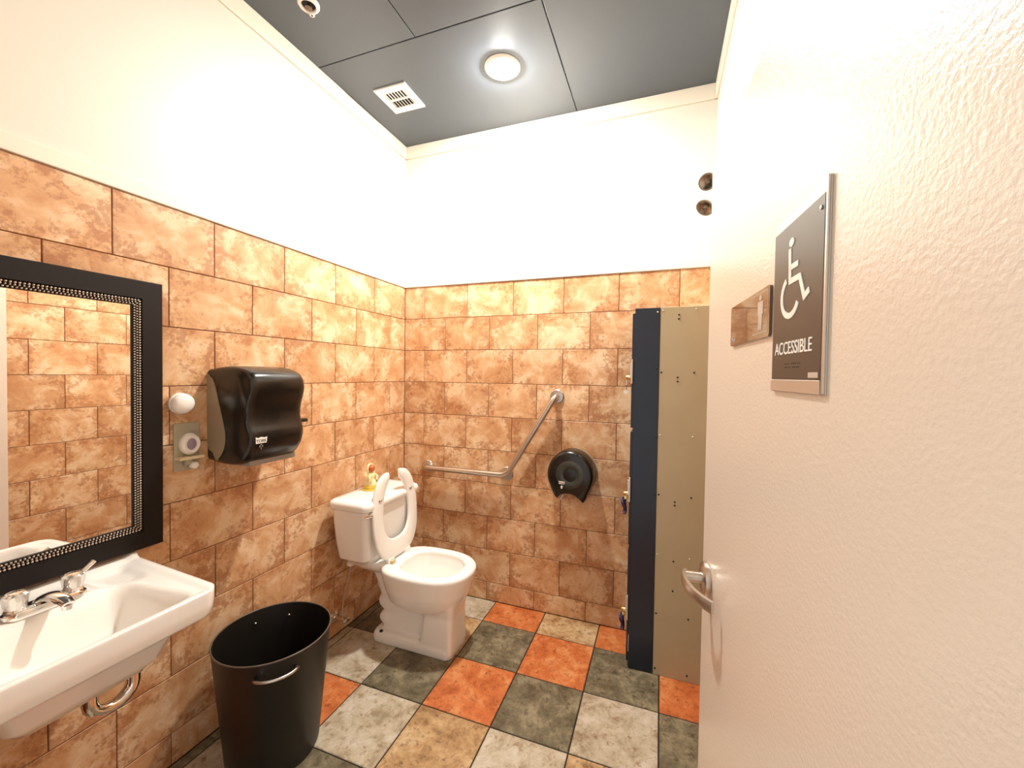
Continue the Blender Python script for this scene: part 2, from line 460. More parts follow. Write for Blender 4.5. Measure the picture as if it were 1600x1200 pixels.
add_ribbon(bm, [(0.52602,1.48404),(0.55834,1.48404),(0.57206,1.45808),(0.58479,1.46347)], 0.0072, th, z0)
add_ribbon(bm, [(0.52993+0.0262*math.cos(math.radians(a)), 1.46592+0.0238*math.sin(math.radians(a))) for a in range(118, 346, 12)], 0.0072, th, z0)
link('wheelchair_symbol', bm, 'sign_white', sg)
text_mesh('lettering', 'ACCESSIBLE', 0.0222, 'sign_white', sg, Matrix.Translation((0.54022,1.40225,0.0044)), 0.0004, 0.95)
bm = bmesh.new()
for (s, z, n) in ((0.51916,1.38344,9),(0.52112,1.37922,8)):
    for k in range(n):
        if k in (3,): continue
        add_lathe(bm, [(0.0009,0),(0.0006,0.0007)], 6, (s+k*0.0056, z, 0.0040))
link('braille', bm, 'sign', sg)
bm = box((0.58724,1.36649,0.0040),(0.61075,1.37237,0.0044)); link('maker_sticker', bm, 'figure_grey', sg)
link('screw', lathe([(0,0.0040),(0.0022,0.0040),(0.0022,0.0052),(0,0.0056)], 12, (0.60781,1.54282,0), cap0=False, cap1=False), 'steel', sg)

s2 = empty('restroom_sign', mw=sign_frame()); tag(s2, 'small glossy brown sign with pale standing figure beside accessible sign', 'sign')
link('plate', add_poly(bmesh.new(), rrect(0.2400, 0.4555, 1.4245, 1.4970, 0.006), 0.004, 0.0), 'brown_gloss', s2)
bm = bmesh.new()
add_poly(bm, [(0.4160+0.0058*math.cos(2*PI*k/16), 1.4850+0.0042*math.sin(2*PI*k/16)) for k in range(16)], 0.0005, 0.004)
add_poly(bm, [(0.4040,1.4775),(0.4070,1.4795),(0.4250,1.4795),(0.4280,1.4775),(0.4280,1.4600),(0.4245,1.4600),(0.4235,1.4370),(0.4170,1.4370),(0.4160,1.4560),(0.4150,1.4370),(0.4085,1.4370),(0.4075,1.4600),(0.4040,1.4600)], 0.0005, 0.004)
link('figure_symbol', bm, 'figure_grey', s2)
text_mesh('lettering', 'Men', 0.0130, 'figure_grey', s2, Matrix.Translation((0.2620,1.4345,0.0042)), 0.0003, 1.1)
bm = bmesh.new()
for a, b in (((0.380,1.4325),(0.448,1.4325)), ((0.380,1.4915),(0.448,1.4915)), ((0.448,1.4325),(0.448,1.4915))):
    add_ribbon(bm, [a, b], 0.0010, 0.0003, 0.004)
link('border_line', bm, 'figure_grey', s2)

# ------------------------------------------------------------------ ceiling lamp, vent, sprinkler
lm = empty('ceiling_lamp', (0.832, -0.437, CH)); tag(lm, 'bright round ceiling lamp between the vent and the right wall', 'lamp')
link('trim_ring', lathe([(0.060,0.0),(0.084,0.0),(0.084,-0.003),(0.076,-0.009),(0.0605,-0.010)], 40, cap0=False, cap1=False), 'plastic_white', lm, 'auto')
MT['lamp'] = emission('lamp_glow', (1.0, 0.95, 0.88, 1), LAMP_STRENGTH)
link('lens', lathe([(0.001,-0.024),(0.020,-0.0235),(0.038,-0.021),(0.052,-0.0165),(0.060,-0.010),(0.060,-0.002)], 24, cap0=True, cap1=False), 'lamp', lm, True)

vt = empty('ceiling_vent', (0.247, -0.414, CH)); tag(vt, 'small white louvred ceiling vent near the left wall', 'vent')
hx, hy = 0.093, 0.095
bm = bmesh.new()
for (x0, x1, y0, y1) in ((-hx,hx,-hy,-0.056),(-hx,hx,0.056,hy),(-hx,-0.060,-0.056,0.056),(0.060,hx,-0.056,0.056),(-0.060,0.060,-0.006,0.006)):
    add_box(bm, (x0,y0,-0.008), (x1,y1,-0.0005))
link('frame', bm, 'plastic_white', vt)
link('backing', box((-0.066,-0.062,-0.0022),(0.066,0.062,-0.0004)), 'dark', vt)
for sy in (-1, 1):
    for k in range(7):
        x = -0.0525 + k*0.0175
        bm = box((-0.0035, -0.025, -0.0008), (0.0035, 0.025, 0.0008))
        link('slat', bm, 'plastic_white', vt, mw=Matrix.Translation((x, sy*0.031, -0.0058)) @ Matrix.Rotation(math.radians(38 if sy > 0 else 12), 4, 'Y'))
for sy in (-1, 1): link('screw', lathe([(0,-0.008),(0.003,-0.008),(0.003,-0.0095),(0,-0.010)], 10, (0,sy*0.078,0), cap0=False, cap1=False), 'steel', vt)

sp = empty('ceiling_sprinkler', (0.236, -0.992, CH)); tag(sp, 'white ringed recessed sprinkler head at the top edge of view', 'sprinkler')
link('ring', lathe([(0.026,-0.001),(0.026,-0.010),(0.030,-0.014),(0.036,-0.012),(0.040,-0.006),(0.040,0.0)], 36, cap0=False, cap1=False), 'plastic_white', sp, 'auto')
link('cup', lathe([(0.0005,-0.0015),(0.026,-0.0015),(0.0262,-0.009)], 30, cap0=True, cap1=False), 'dark', sp)
link('deflector', lathe([(0.004,-0.002),(0.005,-0.014),(0.013,-0.016),(0.014,-0.019),(0.004,-0.021)], 18), 'bronze', sp, 'auto')
link('tab', lathe([(0.0005,-0.012),(0.004,-0.012),(0.010,-0.011),(0.0105,-0.004),(0.010,0)], 18, (-0.020,0.036,0), cap0=True, cap1=False), 'plastic_white', sp, 'auto')
link('tab_hole', lathe([(0.0005,-0.0135),(0.0035,-0.0135),(0.0035,-0.010)], 12, (-0.020,0.036,0), cap1=False), 'dark', sp)

# ------------------------------------------------------------------ emergency light on the right wall
el = empty('emergency_light', (RX, -0.75, 1.98)); tag(el, 'white twin-head emergency light peeking past the door edge', 'light')
link('housing', box((-0.045,-0.14,-0.03),(-0.0005+0.0035,0.14,0.09),0.008), 'plastic_white', el, 'auto')
def ehead(center, d, r):
    c, d = Vector(center), Vector(d).normalized()
    q = d.to_track_quat('Z', 'Y').to_matrix().to_4x4()
    mw = Matrix.Translation(c) @ q
    h = link('lamp_head', lathe([(r*0.45,-0.060),(r*0.62,-0.056),(r*0.70,-0.030),(r*0.86,-0.012),(r,-0.004),(r,0.0),(r*0.9,0.001)], 30, cap1=False), 'plastic_white', el, 'auto', mw)
    link('rim', lathe([(r*1.02,-0.004),(r*1.02,0.002),(r*0.86,0.002),(r*0.84,-0.003)], 30, cap0=False, cap1=False), 'grey_plastic', h)
    link('reflector', lathe([(r*0.86,0.0),(r*0.55,-0.006),(r*0.2,-0.010),(0.0008,-0.010)], 30, cap0=False), 'lamp_glass', h, True)
    link('bulb', lathe([(r*0.18,-0.010),(r*0.2,-0.002),(0.0008,0.001)], 14, cap0=False), 'grey_plastic', h, True)
ehead((1.684-RX, -0.815+0.75, 0.0), (-0.30,-0.85,-0.22), 0.0255)
ehead((1.697-RX, -0.600+0.75, 0.0), (-0.55,-0.55,-0.85), 0.031)

# ------------------------------------------------------------------ mirror (leans a touch forward)
MW, M0, M1 = 0.64, 0.795, 1.643
MM = Matrix.Translation((0.003, -1.698, M0)) @ Matrix.Rotation(math.radians(0.35), 4, 'Z') @ Matrix.Rotation(math.radians(0.25), 4, 'Y')
mi = empty('wall_mirror', mw=MM); tag(mi, 'rectangular wall mirror in dark beaded frame above the sink', 'mirror')
HH = M1-M0; fw = 0.078; hw = MW/2
def fr(u, z, x): return (x, u, z)
def bar(pts_out, pts_in):
    bm = bmesh.new()
    (a0,a1),(b0,b1) = pts_out, pts_in
    prof = [(0.0,0.0),(0.0,0.020),(0.04,0.023),(0.72,0.023),(0.75,0.0165),(1.0,0.013),(1.0,0.0)]
    r0, r1 = [], []
    for t, x in prof:
        r0.append(fr(a0[0]+(b0[0]-a0[0])*t, a0[1]+(b0[1]-a0[1])*t, x)); r1.append(fr(a1[0]+(b1[0]-a1[0])*t, a1[1]+(b1[1]-a1[1])*t, x))
    return add_loft(bm, [r0, r1])
c_o = [(-hw,0),(hw,0),(hw,HH),(-hw,HH)]; c_i = [(-hw+fw,fw),(hw-fw,fw),(hw-fw,HH-fw),(-hw+fw,HH-fw)]
for k in range(4):
    link('frame_rail', bar((c_o[k], c_o[(k+1)%4]), (c_i[k], c_i[(k+1)%4])), 'espresso', mi)
link('glass', box((0.001,-hw+fw-0.004,fw-0.004),(0.008,hw-fw+0.004,HH-fw+0.004)), 'mirror', mi)
bm = bmesh.new(); tmpl = []
tb = bmesh.new(); bmesh.ops.create_icosphere(tb, subdivisions=1, radius=1.0)
tv = [v.co.copy() for v in tb.verts]; tf = [[v.index for v in f.verts] for f in tb.faces]; tb.free()
for row, (ins, x, r) in enumerate(((fw-0.0160,0.0195,0.0036),(fw-0.0098,0.0178,0.0030),(fw-0.0038,0.0165,0.0030))):
    x0, x1, z0, z1 = -hw+ins, hw-ins, ins, HH-ins
    for (a, b) in (((x0,z0),(x1,z0)),((x1,z0),(x1,z1)),((x1,z1),(x0,z1)),((x0,z1),(x0,z0))):
        L = math.dist(a, b); n = int(L/0.0080)
        for k in range(n):
            t = (k+0.5)/n; c = Vector((x, a[0]+(b[0]-a[0])*t, a[1]+(b[1]-a[1])*t))
            vs = [bm.verts.new(c+v*r) for v in tv]
            for f in tf: bm.faces.new([vs[i] for i in f])
bd = link('bead_trim', bm, 'bead', mi, True); bd['kind'] = 'stuff'

# ------------------------------------------------------------------ sink
SK = empty('wall_sink', (0.0, -1.70, 0.0)); tag(SK, 'white wall-hung ceramic sink below the mirror', 'sink')
D_, HWS, ZT = 0.440, 0.252, 0.770
NX, NY = 64, 72
def sdbox(x, y, cx, cy, hx_, hy_, r):
    qx, qy = abs(x-cx)-hx_+r, abs(y-cy)-hy_+r
    return math.hypot(max(qx,0), max(qy,0)) + min(max(qx,qy),0) - r
def sm(a, b, t):
    t = max(0, min(1, (t-a)/(b-a))); return t*t*(3-2*t)
def sink_xy(s, t):
    """unit square to outline with clipped, rounded front corners"""
    x = s*D_; w = HWS*(1-0.115*s)
    y = (t*2-1)*w
    fx = D_
    r = 0.040
    # round the front corners
    if x > fx-r and abs(y) > w-r:
        px, py = x-(fx-r), abs(y)-(w-r); m = max(px, py); l = math.hypot(px, py)
        if l > 1e-9: k = m/l; px, py = px*k, py*k
        x, y = fx-r+px, math.copysign(w-r+py, y)
    return x, y
def sink_z(x, y):
    w = HWS*(1-0.115*x/D_)
    de = min(D_-x, w-abs(y)); z = ZT
    z += 0.014*(1-sm(0.012, 0.035, x))          # back ledge against the wall
    z += 0.006*(1-sm(0.014, 0.030, de))         # raised outer lip
    z -= 0.016*sm(0.030, 0.060, w-abs(y))*sm(0.03,0.06,x)*(1-sm(0.12,0.19,x))*sm(0.10,0.14,abs(y))*0.8   # soap recess beside the taps
    # basin
    d = sdbox(x, y, 0.285, 0, 0.132, 0.150+0.11*(x-0.15), 0.05)
    z -= 0.012*(1-sm(-0.010, 0.006, d))
    dd = max(0.0, -d-0.004)
    z -= 0.100*sm(0.0, 0.060, dd)*0.85 + 0.015*sm(0.0,0.03,dd)
    rr = math.hypot(x-0.24, y)
    z -= 0.012*(1-sm(0.0,0.09,rr))
    return z
bm = bmesh.new(); grid = []
for i in range(NX+1):
    row = []
    for j in range(NY+1):
        x, y = sink_xy(i/NX, j/NY); row.append(bm.verts.new((x, y, sink_z(x, y))))
    grid.append(row)
for i in range(NX):
    for j in range(NY): bm.faces.new((grid[i][j], grid[i+1][j], grid[i+1][j+1], grid[i][j+1]))
per = [grid[i][0] for i in range(NX+1)] + [grid[NX][j] for j in range(1, NY+1)] + [grid[i][NY] for i in range(NX-1, -1, -1)]
# apron and underside: rings follow the open outline, shrinking towards the bowl
def under(f, z, cx=0.20):
    out = []
    for v in per:
        out.append(bm.verts.new((max(0.0005, cx+(v.co.x-cx)*f if v.co.x > cx else v.co.x*(1 if f > .9 else 1)), v.co.y*f, z)))
    return out
prev = per
levels = [(1.003, ZT+0.003), (1.004, ZT-0.004), (1.000, ZT-0.030), (0.992, ZT-0.055), (0.975, ZT-0.062), (0.94, ZT-0.066), (0.80, ZT-0.078), (0.70, ZT-0.105), (0.62, ZT-0.150), (0.50, ZT-0.182), (0.26, ZT-0.192)]
for f, z in levels:
    cur = under(f, z)
    for k in range(len(per)-1): bm.faces.new((prev[k], prev[k+1], cur[k+1], cur[k]))
    prev = cur
bm.faces.new(prev)
link('basin', bm, 'ceramic', SK, True)
link('drain', lathe([(0.0005,0.001),(0.010,0.001),(0.012,0.003),(0.022,0.003),(0.023,0.0)], 24, (0.24,0,sink_z(0.24,0)+0.001), cap1=False), 'chrome', SK, 'auto')
# faucet
FA = empty('faucet', (0.128, -1.694, sink_z(0.12, 0))); tag(FA, 'chrome two-handle faucet on the back of the sink', 'faucet')
bm = bmesh.new(); rings = []
for s, z in ((0.96,0.0),(1.0,0.004),(0.98,0.012),(0.86,0.018)):
    rings.append([(p[0]*s, p[1]*s, z) for p in rrect(-0.026, 0.026, -0.076, 0.076, 0.0255, 8)])
link('base_plate', add_loft(bm, rings), 'chrome', FA, 'auto')
sp_ = catmull([(-0.006,0,0.010),(0.006,0,0.024),(0.036,0,0.033),(0.074,0,0.033),(0.100,0,0.025)], 8)
bm = bmesh.new(); rings = []
for i, p in enumerate(sp_):
    t = i/(len(sp_)-1); w = 0.026*(1-t)+0.013*t; h = 0.012*(1-t)+0.008*t
    tg = (sp_[min(i+1,len(sp_)-1)]-sp_[max(i-1,0)]).normalized(); up = Vector((-tg.z,0,tg.x))
    rings.append([p+Vector((0,w*math.cos(a),0))+up*h*math.sin(a) for a in [2*PI*k/16 for k in range(16)]])
link('spout', add_loft(bm, rings), 'chrome', FA, 'auto')
link('aerator', lathe([(0.0095,0.0),(0.0095,-0.010),(0.007,-0.011)], 18, (0.094,0,0.023)), 'chrome', FA, 'auto')
for sy in (-1, 1):
    k = link('knob', lathe([(0.019,0.015),(0.021,0.019),(0.0185,0.024),(0.020,0.030),(0.0235,0.050),(0.0235,0.056),(0.017,0.060),(0.016,0.058),(0.0005,0.058)], 10, (0,sy*0.051,0), cap1=False), 'knob_clear', FA, 'auto')
    link('index_cap', lathe([(0.014,0.058),(0.013,0.0605),(0.0005,0.0615)], 18, (0,sy*0.051,0), cap0=False), 'chrome', k, 'auto')
bm = tube([(-0.004,0.060,0.046),(-0.007,0.083,0.062),(-0.009,0.097,0.072)], [0.006,0.0055,0.006], 12); link('lever_handle', bm, 'chrome', FA, 'auto')

# drain trap below the sink
tr = empty('drain_trap', (0.0, -1.70, 0.45)); tag(tr, 'chrome curved drain trap under the sink', 'pipe')
zoff = -0.45
up = [(0.20,0.055,0.598+zoff),(0.20,0.055,0.52+zoff)] + [(0.20,0.055+0.046-0.046*math.cos(a), 0.505+zoff-0.040*math.sin(a)) for a in [PI*k/10 for k in range(11)]] + [(0.20,0.147,0.56+zoff),(0.20,0.147,0.585+zoff)]
link('trap_bend', tube(up, 0.0165, 18), 'chrome', tr, 'auto')
link('slip_nut', lathe([(0.017,0.0),(0.0225,0.001),(0.0225,0.015),(0.017,0.016)], 10, (0.20,0.147,0.525+zoff), cap0=False, cap1=False), 'chrome', tr, 'auto')
link('tailpiece', tube([(0.235,0.0,0.615+zoff),(0.205,0.050,0.595+zoff)], 0.0150, 16), 'chrome', tr, 'auto')
ar = [(0.20,0.147,0.580+zoff),(0.195,0.147,0.602+zoff),(0.17,0.147,0.612+zoff),(0.10,0.147,0.614+zoff),(0.0005,0.147,0.614+zoff)]
link('wall_arm', tube(catmull(ar, 5), 0.0140, 16), 'chrome', tr, 'auto')
link('wall_flange', lathe([(0.030,0.0),(0.029,0.004),(0.016,0.008)], 24, (0.0,0.147,0.614+zoff), 'X', cap1=False), 'chrome', tr, 'auto')

# ------------------------------------------------------------------ towel dispenser
TY0, TY1 = -1.222, -0.985
td = empty('towel_dispenser', (0.0, (TY0+TY1)/2, 1.02)); tag(td, 'black wall paper-towel dispenser with beige sides beside the mirror', 'towel dispenser')
hwt = (TY1-TY0)/2
prof = catmull([(0.0,0.012),(0.06,0.004),(0.13,0.004),(0.175,0.018),(0.205,0.050),(0.217,0.085),(0.218,0.118),(0.208,0.150),(0.203,0.180),(0.208,0.220),(0.222,0.265),(0.226,0.300),(0.212,0.335),(0.165,0.356),(0.09,0.362),(0.0,0.352)], 4)
cen = Vector((0.10, 0.18))
rings = []
for yo, s in ((-hwt, 0.90), (-hwt+0.004, 0.95), (-hwt+0.012, 0.985), (-hwt+0.026, 1.0), (0, 1.006), (hwt-0.034, 1.0), (hwt-0.018, 0.975), (hwt-0.006, 0.92), (hwt, 0.85)):
    ring = []
    for p in prof:
        x = cen.x+(p.x-cen.x)*s; z = cen.y+(p.y-cen.y)*s
        if p.x < 0.004: x = 0.0005
        ring.append((x, yo, z))
    rings.append(ring)
link('cover', add_loft(bmesh.new(), rings), 'black_plastic', td, 'auto')
sp2 = [(0.001,0.315),(0.018,0.322),(0.034,0.308),(0.046,0.280),(0.058,0.240),(0.072,0.195),(0.086,0.150),(0.094,0.115),(0.092,0.080),(0.080,0.050),(0.062,0.028),(0.048,0.018),(0.030,0.045),(0.001,0.085)]
for sy in (-1, 1):
    bm = bmesh.new(); rr_ = catmull([(p[0],p[1],0) for p in sp2], 3, True)
    a = [(max(p.x,0.001), sy*(hwt-0.004), p.y) for p in rr_]; b = [(max(p.x,0.001), sy*(hwt+0.0025), p.y) for p in rr_]
    link('side_panel', add_loft(bm, [a, b]), 'beige_plastic', td)
bm = bmesh.new(); add_box(bm, (0.095,-hwt+0.030,-0.001),(0.176,hwt-0.010,0.022), 0.005)
link('paper_chute', bm, 'grey_plastic', td, 'auto')
bm = bmesh.new(); add_box(bm, (0.150,hwt-0.012,0.138),(0.182,hwt+0.046,0.152), 0.004)
link('lever', bm, 'black_matte', td, 'auto')
LM = frame((0.2200, -0.078, 0.098), (0.0,1,0), (0,0,1))
def tork_mark(parent, mw, s=1.0):
    pts = [(-0.021,-0.011),(0.021,-0.011),(0.0225,0.010),(0.012,0.008),(0.0,0.0115),(-0.012,0.0085),(-0.022,0.0125)]
    bm = add_poly(bmesh.new(), [(p[0]*s, p[1]*s) for p in pts], 0.0006, 0.0)
    lg = link('logo_tag', bm, 'sign_white', parent, mw=mw)
    text_mesh('logo_lettering', 'TORK', 0.0150*s, 'dark', lg, Matrix.Translation((0,-0.0030*s,0.0007)), 0.0002, 1.0, 0.0004*s)
lg = tork_mark(td, LM)
bm = bmesh.new()
for dx, dy, r in ((-0.0035,0,0.0042),(0.0035,0.0005,0.0042),(0,0.0035,0.0042),(0,-0.001,0.004)):
    add_poly(bm, [(dx+r*math.cos(2*PI*k/12), dy+r*math.sin(2*PI*k/12)) for k in range(12)], 0.0005, 0.0)
add_ribbon(bm, [(0,-0.012),(0,-0.002)], 0.002, 0.0005, 0)
link('leaf_mark', bm, 'grey_plastic', td, mw=frame((0.2190,-0.078,0.076),(0,1,0),(0,0,1)))

# ------------------------------------------------------------------ round air freshener and wall bracket
af = empty('round_air_freshener', (0.0, -1.318, 1.250)); tag(af, 'white domed round air freshener above the clear wall bracket', 'air freshener')
link('base', lathe([(0.034,0.0005),(0.036,0.004),(0.036,0.014),(0.033,0.016)], 36, axis='X'), 'plastic_white', af, 'auto')
link('dome', lathe([(0.0345,0.014),(0.0345,0.026),(0.031,0.036),(0.022,0.043),(0.010,0.046),(0.0005,0.0465)], 36, axis='X', cap0=False), 'plastic_white', af, True)
ab = empty('gel_freshener_bracket', (0.0, -1.294, 1.015)); tag(ab, 'pale plastic wall bracket holding oval gel freshener beside towel dispenser', 'air freshener')
link('back_plate', box((0.0005,-0.042,0.0),(0.006,0.040,0.166),0.002), 'clear_plate', ab)
link('ledge', box((0.004,-0.040,0.040),(0.036,0.040,0.050),0.002), 'cream_pl', ab)
link('freshener_ring', lathe([(0.034,0.006),(0.035,0.014),(0.033,0.022),(0.026,0.028),(0.019,0.027),(0.017,0.022),(0.0005,0.022)], 36, (0,0.004,0.092), 'X', cap0=False, sx=0.94, sy=1.12), 'plastic_white', ab, 'auto')
link('gel_pad', lathe([(0.0172,0.0222),(0.014,0.0245),(0.0005,0.0255)], 30, (0,0.005,0.092), 'X', cap0=False, sx=0.94, sy=1.12), 'gel', ab, True)
link('stem', box((0.006,-0.016,0.020),(0.024,0.006,0.041),0.003), 'clear_plate', ab)
link('knob', lathe([(0.008,0.004),(0.0125,0.008),(0.0125,0.020),(0.010,0.025),(0.0005,0.026)], 24, (0.006,0.012,0.016), 'X', cap0=True), 'plastic_white', ab, 'auto')

# ------------------------------------------------------------------ waste bin
BX, BYc, BZ = 0.262, -1.165, 0.425
bn = empty('waste_bin', (BX, BYc, 0.0)); tag(bn, 'tall dark round waste bin with steel handles', 'bin')
link('body', lathe([(0.0008,0.001),(0.142,0.001),(0.149,0.008),(0.187,BZ-0.004),(0.1885,BZ),(0.1845,BZ),(0.183,BZ-0.006),(0.145,0.012),(0.0008,0.012)], 72, cap0=True, cap1=True), 'black_matte', bn, 'auto')
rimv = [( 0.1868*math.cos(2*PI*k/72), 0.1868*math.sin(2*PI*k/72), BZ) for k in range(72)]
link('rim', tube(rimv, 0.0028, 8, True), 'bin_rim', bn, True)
vdir = math.atan2(-0.62, 0.80)
for hs in (0, 1):
    a0 = vdir + hs*PI
    pts = []
    for t in [k/14 for k in range(15)]:
        a = a0 + (t-0.5)*0.66; ex_ = 0.005 + 0.022*math.sin(PI*t)**0.5
        R0 = 0.1815 + ex_
        pts.append((R0*math.cos(a), R0*math.sin(a), BZ-0.046))
    h = link('handle', tube(pts, [0.0080]+[0.0050]*13+[0.0080], 12), 'steel', bn, True)
    for s in (-0.33, 0.33):
        a = a0+s; c = Vector((0.1765*math.cos(a), 0.1765*math.sin(a), BZ-0.046))
        d = Vector((-math.cos(a), -math.sin(a), 0)); q = d.to_track_quat('Z','Y').to_matrix().to_4x4()
        link('rivet', lathe([(0.0055,-0.003),(0.0055,0.002),(0.0035,0.0045),(0.0004,0.005)], 14, cap0=True), 'chrome', bn, 'auto', Matrix.Translation(c) @ q)

# ------------------------------------------------------------------ toilet (built along +x from the left wall)
YC = -0.465
TO = empty('toilet', (0.0, YC, 0.0)); tag(TO, 'white ceramic toilet with raised open-front seat in the corner', 'toilet')
def egg(x0, x1, hw_, z, n=40, pw=2.3, back=0.5, sq=3.2):
    """outline: blunt at the back (x0), round at the front (x1)"""
    xm = x0+(x1-x0)*back; out = []
    for k in range(n):
        a = 2*PI*k/n; c, s = math.cos(a), math.sin(a)
        if c >= 0: e = pw; ax = x1-xm
        else: e = sq; ax = xm-x0
        x = xm + math.copysign(abs(c)**(2/e), c)*ax; y = math.copysign(abs(s)**(2/e), s)*hw_
        out.append((x, y, z))
    return out
bm = bmesh.new()
# bowl, outside then over the rim and down the inside
bowl = [egg(0.32,0.58,0.070,0.190), egg(0.305,0.630,0.112,0.212), egg(0.29,0.668,0.142,0.245), egg(0.275,0.698,0.164,0.300), egg(0.262,0.714,0.177,0.355),
        egg(0.255,0.722,0.183,0.392), egg(0.258,0.718,0.180,0.405), egg(0.270,0.700,0.165,0.411), egg(0.345,0.668,0.132,0.411), egg(0.352,0.660,0.125,0.404), egg(0.352,0.660,0.126,0.385),
        egg(0.36,0.64,0.115,0.34), egg(0.38,0.60,0.09,0.27), egg(0.41,0.55,0.06,0.225), egg(0.43,0.53,0.04,0.215)]
add_loft(bm, bowl)
# rear deck that carries the tank
add_loft(bm, [egg(0.13,0.33,0.075,0.345,sq=5), egg(0.10,0.34,0.108,0.370,sq=5), egg(0.09,0.345,0.122,0.388,sq=5), egg(0.09,0.345,0.124,0.406,sq=5), egg(0.098,0.34,0.118,0.412,sq=5)])
# foot
def rr3(x0, x1, h, z, r): return [(p[0], p[1], z) for p in rrect(x0, x1, -h, h, r, 6)]
add_loft(bm, [rr3(0.198,0.650,0.096,0.0,0.035), rr3(0.196,0.651,0.097,0.030,0.035), rr3(0.203,0.648,0.092,0.046,0.035), rr3(0.21,0.645,0.080,0.055,0.03)])
# front pillar, tapering upwards, and the narrower trapway behind it
add_loft(bm, [rr3(0.470,0.652,0.092,0.02,0.018), rr3(0.485,0.650,0.086,0.11,0.018), rr3(0.49,0.650,0.082,0.19,0.022), rr3(0.46,0.66,0.095,0.26,0.03)])
add_loft(bm, [rr3(0.232,0.52,0.056,0.03,0.03), rr3(0.228,0.52,0.052,0.14,0.03), rr3(0.222,0.46,0.056,0.20,0.03), rr3(0.210,0.37,0.064,0.27,0.03), rr3(0.19,0.35,0.078,0.34,0.03), rr3(0.17,0.34,0.085,0.385,0.03)])
for (x, z, r) in ((0.247,0.105,0.036),(0.250,0.190,0.046),(0.248,0.285,0.056)):
    add_lathe(bm, [(0.002,-0.058),(r*0.8,-0.054),(r,-0.03),(r,0.03),(r*0.8,0.054),(0.002,0.058)], 20, (x,0,z), 'Y')
bo = link('bowl', bm, 'ceramic', TO, True)
rm = bo.modifiers.new('remesh', 'REMESH'); rm.mode = 'VOXEL'; rm.voxel_size = 0.0055; rm.use_smooth_shade = True
sm_ = bo.modifiers.new('smooth', 'SMOOTH'); sm_.factor = 0.5; sm_.iterations = 5
link('water', lathe([(0.0005,0.0),(0.062,0.0)], 30, (0.485,0,0.268), cap1=False, sx=1.25), 'water', TO)
for sy in (-1, 1): link('bolt_cap_hole', lathe([(0.012,0.0),(0.012,0.006),(0.009,0.008),(0.0005,0.008)], 18, (0.252,sy*0.076,0.047)), 'rubber', TO, 'auto')
# tank and lid
tk = [rr3(0.085,0.232,0.178,0.440,0.03), rr3(0.070,0.246,0.196,0.448,0.035), rr3(0.060,0.256,0.206,0.52,0.035), rr3(0.052,0.262,0.214,0.62,0.035), rr3(0.048,0.265,0.218,0.700,0.035)]
# the tank sits straight on the deck
tk = [rr3(0.095,0.222,0.150,0.404,0.03)] + tk
tank = link('tank', add_loft(bmesh.new(), tk), 'ceramic', TO, 'auto')
ld = [rr3(0.042,0.272,0.224,0.697,0.035), rr3(0.038,0.278,0.229,0.703,0.038), rr3(0.036,0.280,0.231,0.722,0.040), rr3(0.040,0.276,0.227,0.734,0.040), rr3(0.052,0.264,0.215,0.741,0.038), rr3(0.09,0.23,0.18,0.744,0.03)]
link('tank_lid', add_loft(bmesh.new(), ld), 'ceramic', TO, True)
link('flush_boss', lathe([(0.014,0.0),(0.013,0.010),(0.0005,0.012)], 20, (0.262,-0.184,0.680), 'X'), 'chrome', tank, 'auto')
link('flush_lever', tube(catmull([(0.274,-0.184,0.680),(0.284,-0.196,0.682),(0.288,-0.222,0.688),(0.286,-0.246,0.693)], 5), [0.0060]*11+[0.0075]*5, 12), 'chrome', tank, 'auto')
# raised open-front seat: a U ring leaning on the tank, open end up
def seat_outline():
    P = []
    # outer, from the left tip round the hinge end to the right tip (u = across, v = along from hinge)
    outer = [(-0.052,0.436),(-0.095,0.428),(-0.135,0.398),(-0.165,0.340),(-0.182,0.262),(-0.184,0.190),(-0.176,0.115),(-0.150,0.052),(-0.110,0.014),(-0.060,0.0),(0.0,-0.002)]
    inner = [(-0.046,0.425),(-0.044,0.398),(-0.070,0.362),(-0.092,0.310),(-0.104,0.250),(-0.106,0.200),(-0.096,0.150),(-0.070,0.112),(-0.035,0.096),(0.0,0.093)]
    o = catmull([(a,b,0) for a,b in outer], 4); i = catmull([(a,b,0) for a,b in inner], 4)
    full_o = [(p.x,p.y) for p in o]; full_i = [(p.x,p.y) for p in i]
    full_o += [(-x,y) for x,y in full_o[-2::-1]]; full_i += [(-x,y) for x,y in full_i[-2::-1]]
    return full_o, full_i
so, si = seat_outline()
N_ = 90
def resample(P, n):
    P = [Vector((a,b)) for a,b in P]; d = [0]
    for a, b in zip(P[:-1], P[1:]): d.append(d[-1]+(b-a).length)
    out = []
    j = 0
    for k in range(n):
        t = d[-1]*k/(n-1)
        while j < len(d)-2 and d[j+1] < t: j += 1
        f = (t-d[j])/max(1e-9, d[j+1]-d[j]); out.append(P[j].lerp(P[j+1], f))
    return out
so, si = resample(so, N_), resample(si, N_)
rings = []
for a, b in zip(so, si):
    ring = []
    for t, z in ((0.0,0.010),(0.02,0.004),(0.10,0.0),(0.90,0.0),(0.98,0.004),(1.0,0.009),(0.97,0.016),(0.75,0.020),(0.30,0.020),(0.03,0.015)):
        p = a.lerp(b, t); ring.append((p.x, p.y, z))
    rings.append(ring)
bm = add_loft(bmesh.new(), rings)
